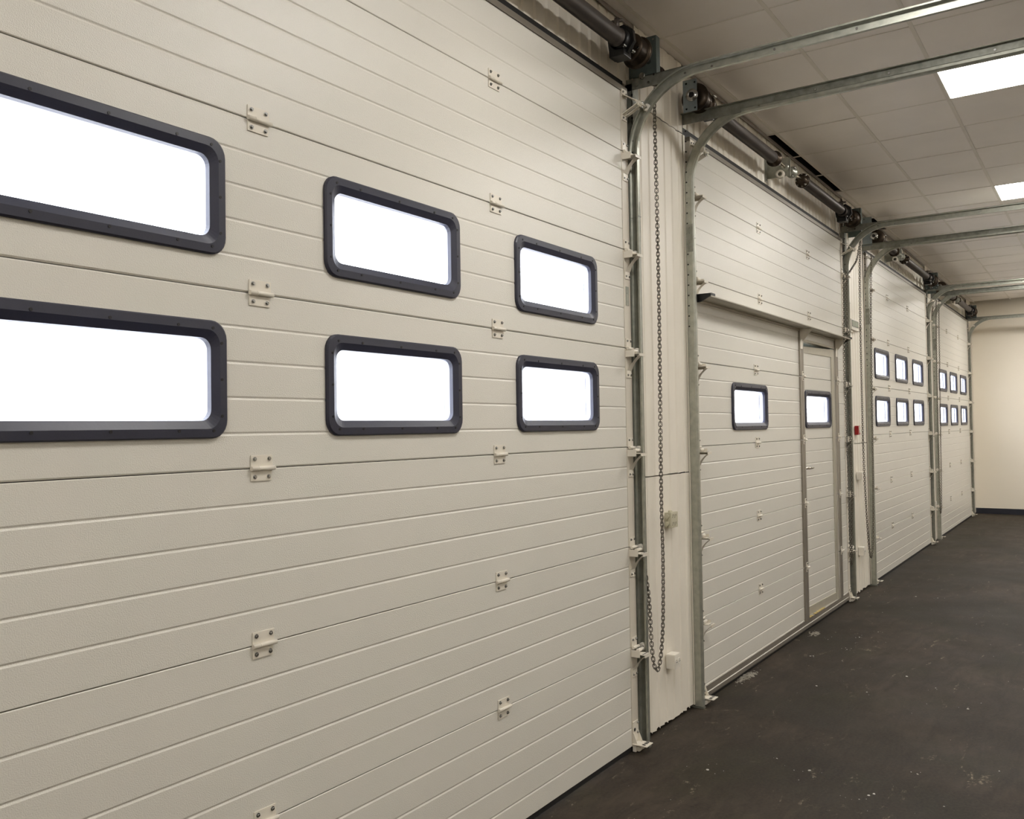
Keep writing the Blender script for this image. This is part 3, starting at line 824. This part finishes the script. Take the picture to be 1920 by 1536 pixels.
# ------------------------------------------------------------------ torsion springs above the doors
YS, ZS = -0.100, 3.492
def spring_part(root, xa, xb, R=0.040):
    b = MB(); n = int(abs(xb - xa) / 0.0065); prof = []
    for i in range(n + 1):
        x = xa + (xb - xa) * i / n; prof += [(x, R - 0.0012), (x + (xb - xa) / n * 0.5, R + 0.0008)]
    prof = prof[:-1]; b.lathe_x(prof, YS, ZS, 20); return b.build('torsion_spring', 'spring', root)
def drum(root, xc, s):
    """cable drum, flange towards the wall plate at +s"""
    b = MB(); h = 0.045
    pr = [(xc - s * h, 0.030), (xc - s * h, 0.066), (xc - s * (h - .006), 0.070), (xc - s * (h - .012), 0.066)]
    for i in range(8):
        x = xc - s * (h - .014) + s * (i * 0.0085); pr += [(x, 0.064), (x + s * .004, 0.067)]
    pr += [(xc + s * (h - .012), 0.070), (xc + s * (h - .008), 0.080), (xc + s * h, 0.080), (xc + s * h, 0.030)]
    b.mat('bronze'); b.lathe_x(pr, YS, ZS, 32)
    b.lathe_x([(xc - s * (h + .026), 0.020), (xc - s * (h + .026), 0.030), (xc - s * h, 0.030), (xc - s * h, 0.020)], YS, ZS, 16)
    b.mat('screw')
    for a in (20, 110, 200, 290):
        a = math.radians(a); b.cyl((xc - s * (h + .010), YS + .05 * math.cos(a), ZS + .05 * math.sin(a)), (xc - s * (h - .002), YS + .05 * math.cos(a), ZS + .05 * math.sin(a)), 0.007, 6)
    for a in (60, 240):
        a = math.radians(a); b.cyl((xc - s * (h + .013), YS + .028 * math.cos(a), ZS + .028 * math.sin(a)), (xc - s * (h + .013), YS + .040 * math.cos(a), ZS + .040 * math.sin(a)), 0.006, 6)
    b.build('cable_drum', None, root)
def catcher(root, xc, s):
    """black spring-break device between spring end and drum"""
    b = MB(); b.mat('black')
    hexp = [(YS + 0.074 * math.cos(math.radians(a)), ZS + 0.074 * math.sin(math.radians(a))) for a in (15, 60, 105, 150, 195, 240, 285, 330)]
    b.prism_x(hexp, *sorted((xc - 0.012, xc + 0.012)))
    b.lathe_x([(xc - 0.03, 0.03), (xc - 0.03, 0.052), (xc + 0.03, 0.052), (xc + 0.03, 0.03)], YS, ZS, 20)
    b.bbox(xc - 0.030, xc + 0.034, YS + 0.01, -0.045, ZS - 0.080, ZS + 0.01, 0.004)
    b.bbox(xc - 0.040, xc + 0.040, YS - 0.030, YS + 0.045, ZS - 0.085, ZS - 0.052, 0.005)
    b.mat('spring')
    for q in range(4): b.lathe_x([(xc - s * (0.050 + q * .007), 0.040), (xc - s * (0.0515 + q * .007), 0.046 - q * .0012), (xc - s * (0.054 + q * .007), 0.040)], YS, ZS, 20, close=False)
    b.cyl((xc - s * .045, YS, ZS + .040), (xc - s * .045, YS + .002, ZS + .092), 0.012, 10); b.cyl((xc - s * .040, YS - .03, ZS + .080), (xc - s * .040, YS + .03, ZS + .084), 0.009, 8)
    b.mat('screw'); b.cyl((xc - s * .05, YS - .03, ZS - .045), (xc - s * .03, YS - .035, ZS - .045), 0.009, 8); b.cyl((xc + .01, YS - .045, ZS - .055), (xc + .03, YS - .05, ZS - .055), 0.009, 8)
    b.build('spring_catcher', None, root)
def ring(root, xc):
    b = MB(); b.mat('bronze'); b.lathe_x([(xc - .03, .03), (xc - .03, .062), (xc - .01, .066), (xc + .01, .055), (xc + .05, .050), (xc + .05, .03)], YS, ZS, 24)
    b.mat('black'); b.bbox(xc - .012, xc + .012, YS - .012, YS + .02, ZS + .05, ZS + .095, .004); b.bbox(xc - .02, xc + .03, YS - .04, YS + .02, ZS - .085, ZS - .05, .004)
    b.mat('screw'); b.cyl((xc - .02, YS - .05, ZS + .045), (xc + .02, YS - .055, ZS + .045), 0.007, 8)
    b.build('spring_clamp', None, root)
def plug(root, xc, s):
    b = MB(); b.mat('bronze')
    b.lathe_x([(xc - s * 0.035, 0.018), (xc - s * 0.035, 0.034), (xc - s * .006, 0.038), (xc - s * .005, 0.054), (xc + s * .012, 0.056), (xc + s * .014, 0.041), (xc + s * 0.05, 0.041)], YS, ZS, 20)
    b.mat('screw')
    for i in range(8):
        a = 2 * PI * i / 8; b.cyl((xc - s * .014, YS + .047 * math.cos(a), ZS + .047 * math.sin(a)), (xc - s * .004, YS + .047 * math.cos(a), ZS + .047 * math.sin(a)), 0.006, 6)
    for a in (0.6, 2.4, 4.1): b.cyl((xc - s * .022, YS + .03 * math.cos(a), ZS + .03 * math.sin(a)), (xc - s * .022, YS + .054 * math.cos(a), ZS + .054 * math.sin(a)), 0.006, 6)
    b.build('winding_cone', None, root)
def end_plate(root, x, s, ya=0.012, yb=-0.140, zt=3.62):
    b = MB(); b.mat('galv_plate' if s > 0 else 'galv_blue')
    b.box(*sorted((x, x + s * 0.003)), yb, ya, 3.402, zt)
    if s > 0: b.box(*sorted((x, x + s * 0.045)), yb - .003, yb, 3.402, zt)
    b.mat('screw')
    if s > 0: b.lathe_x([(x - s * .012, 0.012), (x - s * .012, 0.016), (x - s * .001, 0.018), (x - s * .001, 0.012)], YS + .035, 3.425, 16)
    b.lathe_x([(x + s * .004, 0.016), (x + s * .018, 0.016), (x + s * .018, 0.022), (x + s * .014, 0.024), (x + s * .014, 0.034), (x + s * .004, 0.036)], YS, ZS, 24, close=False)
    for y in (yb + .012, ya - .02): 
        for z in (3.42, zt - .02): b.cyl((x + s * .003, y, z), (x - s * .003, y, z), 0.006, 8)
    b.mat('black'); b.cyl((x + s * .012, YS, ZS), (x + s * .013, YS, ZS), 0.016, 16)
    b.build('end_bearing_plate', None, root)
def centre_bracket(root, x):
    b = MB(); b.mat('galv')
    b.box(x - 0.0015, x + 0.0015, -0.135, 0.032, 3.425, 3.560); b.box(x - 0.045, x + 0.0015, 0.030, 0.033, 3.400, 3.600)
    b.box(x - 0.0015, x + 0.020, -0.135, -0.132, 3.425, 3.560)
    b.lathe_x([(x - .012, .014), (x - .012, .030), (x + .012, .030), (x + .012, .014)], YS, ZS, 16)
    b.prism_x([(0.03, 3.62), (-0.06, 3.60), (-0.06, 3.575), (0.03, 3.56)], x - .04, x - .036)
    b.mat('white'); b.lathe_x([(x - .03, .014), (x - .036, .016), (x - .036, .028), (x - .03, .031), (x - .006, .031)], YS + .03, 3.440, 16, close=False); b.mat('galv')
    b.mat('screw')
    for z in (3.59, 3.575): b.cyl((x - .028, 0.03, z), (x - .028, 0.022, z), 0.008, 8)
    b.cyl((x - .026, 0.03, 3.415), (x - .026, 0.024, 3.415), 0.007, 8); b.cyl((x - .035, -0.02, 3.595), (x - .046, -0.02, 3.595), 0.008, 8)
    b.build('centre_bracket', None, root)
def coupler(root, x):
    b = MB(); b.mat('galv'); b.lathe_x([(x - .05, .014), (x - .05, .028), (x - .01, .030), (x - .01, .042), (x + .01, .042), (x + .01, .030), (x + .05, .028), (x + .05, .014)], YS, ZS, 16)
    b.mat('screw')
    for a in (0.4, 2.5, 4.4): b.cyl((x - .03, YS + .026 * math.cos(a), ZS + .026 * math.sin(a)), (x - .03, YS + .044 * math.cos(a), ZS + .044 * math.sin(a)), 0.007, 6)
    b.build('shaft_coupler', None, root)
SL = ['dark torsion spring and cable drum above the nearest door, cut off by the top edge',
      'pair of dark torsion springs on a shaft above the door with the walk-through leaf',
      'pair of dark torsion springs on a shaft above the third door',
      'pair of dark torsion springs on a shaft above the furthest door']
SP = [(0.53, 1.95, 2.15, 2.55, 3.80, 4.162, 3.99, 3.86),
      (5.06, 6.19, 6.46, 6.93, 8.05, 8.632, 8.44, 8.17),
      (9.50, 10.36, 10.60, 10.98, 12.40, 13.012, 12.80, 12.58),
      (13.80, 14.75, 14.95, 15.20, 16.55, 17.112, 16.92, 16.72)]
for i, (sa, sb, cb, ta, tb, pl, dr, ct) in enumerate(SP):
    d = DOORS[i]
    root = empty('torsion_spring_shaft', (0, 0, 0), SL[i], 'door spring', 'torsion spring shafts above the doors')
    b = MB(); b.cyl((d['L'] - (0.176 if i < 2 else 0.05), YS, ZS), (d['R'] + 0.075, YS, ZS), 0.0127, 16); b.build('shaft', 'steelrod', root)
    spring_part(root, sa, sb); spring_part(root, ta, tb)
    drum(root, d['L'] - 0.10 if i < 2 else d['L'] + 0.085, -1); ring(root, d['L'] + (0.02 if i < 2 else .2))
    drum(root, dr, 1); catcher(root, ct, 1)
    plug(root, ta - 0.03, 1); plug(root, sb + 0.03, -1)
    centre_bracket(root, cb); coupler(root, cb + 0.17)
    end_plate(root, d['L'] - (0.180 if i < 2 else 0.06), -1, -0.045 if i < 2 else 0.012, -0.128 if i < 2 else -0.080, 3.585 if i < 2 else 3.69); end_plate(root, pl, 1)
# chain wheels next to the drums on the pillars
# ------------------------------------------------------------------ chains
def chain(paths, label, material, low=False, pitch=0.0185):
    b = MB(); ns, nr = (8, 4) if low else (12, 5)
    for pts in paths:
        P = [Vector(p) for p in pts]; k = 0; carry = 0.0
        seg = []
        for a, c in zip(P[:-1], P[1:]): seg.append(((c - a).length, a, (c - a).normalized()))
        tot = sum(s[0] for s in seg); n = int(tot / pitch); ph = random.random()
        for i in range(n):
            dd = (i + 0.5) * pitch
            for ln, a, dr in seg:
                if dd <= ln: break
                dd -= ln
            c = a + dr * dd
            # links alternate by a quarter turn, with a slight drift along the strand
            tw = (i % 2) * PI / 2 + 0.5 * math.sin(i * 0.045 + ph * 6) + 0.35
            ax = Vector((math.cos(tw), math.sin(tw), 0.001))
            if abs(dr.z) < 0.5: ax = Vector((0, 0, 1)) * math.cos(tw) + Vector((-dr.y, dr.x, 0)) * math.sin(tw)
            b.torus_link(c, ax, dr, 0.0275, 0.0165, 0.0024, ns, nr)
    return b.build('hoist_chain', material, None, label, 'chain', 'hoist chains')
def curve_pts(pts, n=6):
    """smooth through the points (Catmull-Rom)"""
    P = [Vector(p) for p in pts]; out = []
    for i in range(len(P) - 1):
        p0 = P[max(i - 1, 0)]; p1 = P[i]; p2 = P[i + 1]; p3 = P[min(i + 2, len(P) - 1)]
        for k in range(n):
            t = k / n
            out.append(0.5 * ((2 * p1) + (-p0 + p2) * t + (2 * p0 - 5 * p1 + 4 * p2 - p3) * t * t + (-p0 + 3 * p1 - 3 * p2 + p3) * t ** 3))
    out.append(P[-1]); return out
Y = -0.080
chain([curve_pts([(4.268, -0.085, 3.40), (4.266, Y, 3.26), (4.274, Y, 2.74), (4.276, Y, 2.18), (4.264, Y, 1.62), (4.258, Y, 1.21), (4.264, Y, 0.93),
                  (4.250, Y, 0.62), (4.222, Y, 0.47), (4.190, Y, 0.400), (4.168, -0.078, 0.388), (4.158, -0.068, 0.42), (4.162, -0.054, 0.53), (4.180, -0.036, 0.75), (4.178, -0.010, 0.95), (4.176, 0.006, 1.15), (4.176, 0.006, 1.6), (4.178, 0.006, 2.4), (4.180, 0.006, 3.3)], 5)],
      'long thin steel hand chain looping down the white pillar right of the nearest door', 'chain')
Y2 = -0.095
chain([curve_pts([(8.62, -0.14, 3.34), (8.56, -0.13, 3.20), (8.48, -0.125, 3.10), (8.34, -0.12, 3.02), (8.24, -0.115, 2.96)], 4),
       curve_pts([(8.130, Y2, 2.93), (8.128, Y2, 2.78), (8.088, Y2, 2.07), (8.135, Y2, 1.13), (8.145, Y2, 0.7), (8.150, Y2, 0.47), (8.165, Y2, 0.385), (8.185, Y2, 0.43),
                  (8.210, Y2, 0.7), (8.245, Y2, 1.12), (8.212, Y2, 2.07), (8.235, Y2, 2.80), (8.200, Y2 - .01, 2.96), (8.135, Y2 - .01, 2.93)], 5)],
      'looped steel chain hanging in two strands at the right edge of the walk-through door', 'chain', True)
chain([curve_pts([(8.840, -0.09, 3.36), (8.822, Y, 3.1), (8.795, Y, 2.6), (8.786, Y, 2.09), (8.793, Y, 1.34), (8.849, Y, 0.84), (8.90, Y, 0.56), (8.955, Y, 0.39), (9.010, Y, 0.335), (9.055, Y, 0.375), (9.100, Y, 0.46),
                  (9.135, Y, 0.7), (9.169, Y, 1.07), (9.214, Y, 2.11), (9.262, Y, 2.8), (9.29, Y - .01, 3.30)], 5)],
      'steel hand chain looping down the pillar between the walk-through door and third door', 'chain', True)
chain([curve_pts([(13.23, -0.09, 3.34), (13.24, Y, 3.0), (13.16, Y, 1.9), (13.15, Y, 1.2), (13.15, Y, 0.60), (13.165, Y, 0.43), (13.21, Y, 0.40), (13.26, Y, 0.47), (13.31, Y, 0.8), (13.34, Y, 1.2), (13.42, Y, 2.2), (13.47, Y, 3.04), (13.48, Y - .01, 3.33)], 5)],
      'steel hand chain hanging in front of the pillar between the third and furthest doors', 'chain', True)
# chain hoist wheels
def hoist(x, z, y, label):
    t = empty('chain_hoist', (x, y, z), label, 'chain hoist', 'chain hoists')
    b = MB(); b.mat('galv_plate'); b.box(-0.055, 0.055, 0.118, 0.122, -0.06, 0.10); b.box(-0.055, -0.051, -0.01, 0.122, -0.05, 0.06)
    b.build('mounting_bracket', None, t)
    b = MB(); b.mat('bronze'); b.lathe_x([(-0.045, .01), (-0.045, .052), (-0.036, .052), (-0.028, .036), (-0.018, .036), (-0.010, .052), (0.0, .052), (0.0, .01)], 0, 0, 24)
    b.mat('screw'); b.cyl((-.05, 0, 0), (0.01, 0, 0), 0.01, 12); b.build('pocket_wheel', None, t)
    return t
hoist(4.29, 3.46, -0.085, 'small dark chain wheel on the wall above the hand chain by the nearest door')
hoist(8.86, 3.44, -0.085, 'small dark chain wheel between the walk-through door and third door')
hoist(13.26, 3.42, -0.085, 'small dark chain wheel above the chain beside the furthest door')

# ------------------------------------------------------------------ wall fittings
def item(name, loc, label, cat, group=None): return empty(name, loc, label, cat, group)
YP = 0.0118
t = item('junction_box', (4.537, YP, 1.113), 'aged cream junction box with cable glands on the pillar beside the long chain', 'junction box')
b = MB().mat('plastic_y'); b.bbox(-0.040, 0.046, -0.018, 0, -0.042, 0.040, 0.004); b.build('box_body', None, t)
b = MB().mat('plastic_y'); b.bbox(-0.042, 0.048, -0.040, -0.0185, -0.044, 0.042, 0.006)
b.mat('mark')
for z in (0.020, -0.022):          # raised strokes, the worn embossed marks
    for i, (dx, dz, hz) in enumerate(((-.024, 0, .009), (-.010, .003, .006), (.006, -.002, .009), (.022, .002, .006))):
        b.bbox(dx - .0022, dx + .0022, -0.0412, -0.0398, z + dz - hz, z + dz + hz, .0006)
        b.bbox(dx - .007, dx + .004, -0.0412, -0.0398, z + dz + hz * (.8 if i % 2 else -.8) - .0018, z + dz + hz * (.8 if i % 2 else -.8) + .0018, .0006)
b.build('box_lid', None, t)
for z in (0.018, -0.020):
    b = MB().mat('plastic_y'); b.cyl((-0.040, -0.018, z), (-0.056, -0.018, z), 0.013, 14, r2=0.011); b.build('cable_gland', None, t)
b = MB().mat('plastic_y'); b.cyl((-0.005, -0.018, 0.040), (-0.005, -0.018, 0.050), 0.013, 14, r2=0.009); b.build('cable_gland', None, t)

def socket(loc, label, twin=True, s=1.0, group=None):
    t = item('wall_socket', loc, label, 'socket', group)
    b = MB(); b.bbox(-0.038, 0.038, -0.052, 0, -0.040, 0.040, 0.006); b.build('socket_body', 'plastic', t)
    n = (-0.018, 0.018) if twin else (0,)
    for x in n:
        b = MB().mat('plastic'); b.cyl((x, -0.0515, 0), (x, -0.0545, 0), 0.0165, 20, cap=True)
        b.mat('black'); b.cyl((x - .006, -0.0546, -0.002), (x - .006, -0.0552, -0.002), 0.0032, 8); b.cyl((x + .006, -0.0546, -0.002), (x + .006, -0.0552, -0.002), 0.0032, 8)
        b.mat('mark'); b.box(x - .005, x + .005, -0.0552, -0.0546, 0.006, 0.0095); b.build('socket_outlet', None, t)
    return t
socket((4.517, YP, 0.350), 'white twin socket low on the pillar beside the bottom of the long chain')
socket((8.935, YP, 0.405), 'white socket low on the second pillar, below the red box', group=None)
socket((13.14, YP, 0.520), 'tiny white socket low on the pillar beside the furthest door')
t = item('socket_box', (8.935, YP, 1.122), 'white wall box with rounded side at waist height under the red call box', 'junction box')
b = MB(); b.bbox(-0.045, 0.040, -0.050, 0, -0.038, 0.038, 0.008); b.build('box_body', 'plastic', t)
b = MB(); b.cyl((0.038, -0.034, 0.0), (0.110, -0.034, 0.0), 0.034, 18, r2=0.030); b.build('plug_body', 'plastic', t)

t = item('fire_call_point', (8.910, YP, 1.557), 'small red call box with white front on the second pillar', 'call point')
b = MB().mat('red'); b.bbox(-0.040, 0.040, -0.034, 0, -0.043, 0.043, 0.004); b.build('call_point_body', None, t)
b = MB().mat('plastic'); b.prism_y([(-0.024, 0.034), (0.037, 0.038), (0.037, -0.030), (0.004, -0.024)], -0.0365, -0.034)
b.mat('mark'); b.box(0.004, 0.020, -0.0372, -0.0365, 0.018, 0.030); b.build('call_point_plate', None, t)

t = item('digital_display', (8.850, YP, 2.560), 'white wall display with grey green screen high on the second pillar', 'display')
b = MB(); b.bbox(-0.150, 0.145, -0.034, 0, -0.052, 0.048, 0.004); b.build('display_case', 'plastic', t)
b = MB(); b.bbox(-0.130, 0.118, -0.0365, -0.0335, -0.024, 0.038, 0.002); b.build('display_bezel', 'bezel', t)
b = MB().mat('lcd'); b.box(-0.128, 0.106, -0.0375, -0.0362, -0.018, 0.031)
b.mat('lcd_d')
b.box(-0.070, -0.058, -0.0381, -0.0374, -0.008, 0.022)                       # "I"
b.prism_y([(-0.030, 0.022), (-0.020, 0.022), (0.002, -0.006), (0.024, 0.022), (0.034, 0.022), (0.006, -0.010), (-0.002, -0.010)], -0.0381, -0.0374)   # "V"
b.build('display_screen', None, t)
t = item('alarm_sounder', (9.060, YP, 2.560), 'round white alarm dome beside the wall display on the second pillar', 'sounder')
b = MB(); pr = [(0.0, 0.040), (0.020, 0.041)]; o = len(b.v); n = 20
rings = [(0.0, 0.042), (-0.018, 0.042), (-0.030, 0.040), (-0.046, 0.030), (-0.054, 0.014), (-0.056, 0.002)]
loft(b, [[(rd * math.cos(2 * PI * i / n), yy, rd * math.sin(2 * PI * i / n)) for i in range(n)] for yy, rd in rings], True)
b.face([len(b.v) - n + i for i in range(n)]); b.build('sounder_dome', 'plastic', t)
b = MB(); b.cyl((0, 0, 0), (0, -0.016, 0), 0.048, 20); b.build('sounder_base', 'bezel', t)

# ------------------------------------------------------------------ dried smears by the second door, small litter
def flake(b, x, y, r, rnd, z=0.0008):
    n = rnd.randint(5, 8); a0 = rnd.random() * 6; e = rnd.uniform(0.35, 1.0); th = rnd.random() * 3
    ring = []
    for i in range(n):
        a = a0 + 2 * PI * i / n; rr_ = r * rnd.uniform(0.55, 1.1); px, py = math.cos(a) * rr_, math.sin(a) * rr_ * e
        ring.append((x + px * math.cos(th) - py * math.sin(th), y + px * math.sin(th) + py * math.cos(th)))
    h = min(0.004, r * 0.35)
    vs = [(p[0], p[1], z) for p in ring] + [(x + (p[0] - x) * .7, y + (p[1] - y) * .7, z + h) for p in ring]
    b.add(vs, [(i, (i + 1) % n, n + (i + 1) % n, n + i) for i in range(n)] + [tuple(range(n, 2 * n))])
def smear(x, y, lx_, ly_, label, seed, n=150, rmax=0.020):
    rnd = random.Random(seed); b = MB()
    for i in range(n):
        px, py = rnd.gauss(0, 0.5) * lx_, rnd.gauss(0, 0.5) * ly_
        if y + py > -0.004: py = -0.006 - y
        flake(b, px, py, rnd.uniform(0.003, rmax) * (1 - 0.5 * min(1, abs(px) / lx_)), rnd)
    o = b.build('plaster_crumbs', 'scuff', None, label, 'crumbs', kind='stuff'); o.location = (x, y, 0.0); return o
smear(5.62, -0.030, 0.20, 0.030, 'pale plaster crumbs on the floor under the left part of the walk-through door', 3)
smear(7.04, -0.075, 0.11, 0.034, 'pale crusty patch on the floor before the walk-through leaf', 5, 110, 0.014)
rnd = random.Random(11); b = MB()
for x, y in [(6.347, -0.233), (6.36, -0.25), (5.646, -0.465), (5.965, -1.09), (5.621, -1.308), (4.101, -1.104), (4.13, -1.12), (4.465, -1.239), (4.323, -0.633), (4.012, -0.401),
             (6.662, -0.405), (7.089, -0.395), (7.341, -0.478), (6.33, -0.453), (5.667, -0.757), (6.901, -0.212), (4.149, -1.395), (4.252, -0.807), (6.144, -0.894), (9.018, -0.652), (9.003, -0.468)]:
    flake(b, x, y, rnd.uniform(0.004, 0.010), rnd)
    for k in range(rnd.randint(0, 4)): flake(b, x + rnd.gauss(0, .04), y + rnd.gauss(0, .03), rnd.uniform(.0015, .004), rnd)
for i in range(150): flake(b, rnd.uniform(2.6, 16.5), rnd.uniform(-3.2, -0.15), rnd.uniform(0.0012, 0.0042), rnd)
b.build('paint_flecks', 'fleck', None, 'scattered tiny white flecks all over the dark floor', 'flecks', kind='stuff')

# ------------------------------------------------------------------ outside, seen through the windows
b = MB(); b.box(-40, 70, 0.101, 60, -0.3, -0.02)
b.build('yard_ground', 'ground', None, 'pale paved yard outside the doors', 'ground', kind='structure')
t = empty('office_building', (0, 0, 0), 'long pale building faintly visible through the lower windows of the nearest door', 'building')
b = MB(); b.box(-30, 75, 26, 38, -0.02, 8.6); b.build('building_walls', 'facade', t)
b = MB(); b.box(-30.3, 75.3, 25.7, 38.3, 8.6, 8.9); b.build('roof_edge', 'facade', t)
wsrc = None
for i in range(16):
    for z in (1.0, 4.6):
        x = -6 + i * 3.6
        if wsrc is None:
            q = MB(); q.box(0, 1.9, -0.04, 0, 0, 2.3)
            for k in range(1, 4): q.box(k * .475 - .03, k * .475 + .03, -0.07, -0.04, 0, 2.3)
            q.box(0, 1.9, -0.07, -0.04, 1.2, 1.27)
            wsrc = q.build('building_window', 'glasswin', t); wsrc.location = (x, 26, z)
        else:
            c = wsrc.copy(); COL.objects.link(c); c.location = (x, 26, z)

# ------------------------------------------------------------------ world and view
wd = bpy.data.worlds.new('overcast_sky'); SC.world = wd; wd.use_nodes = True
bg = wd.node_tree.nodes['Background']; bg.inputs['Color'].default_value = (0.90, 0.93, 1.0, 1); bg.inputs['Strength'].default_value = 9.0
SC.view_settings.view_transform = 'Standard'; SC.view_settings.look = 'None'
SC.view_settings.exposure = 0.52; SC.view_settings.gamma = 1.0
try: SC.view_settings.use_curve_mapping = False
except Exception: pass
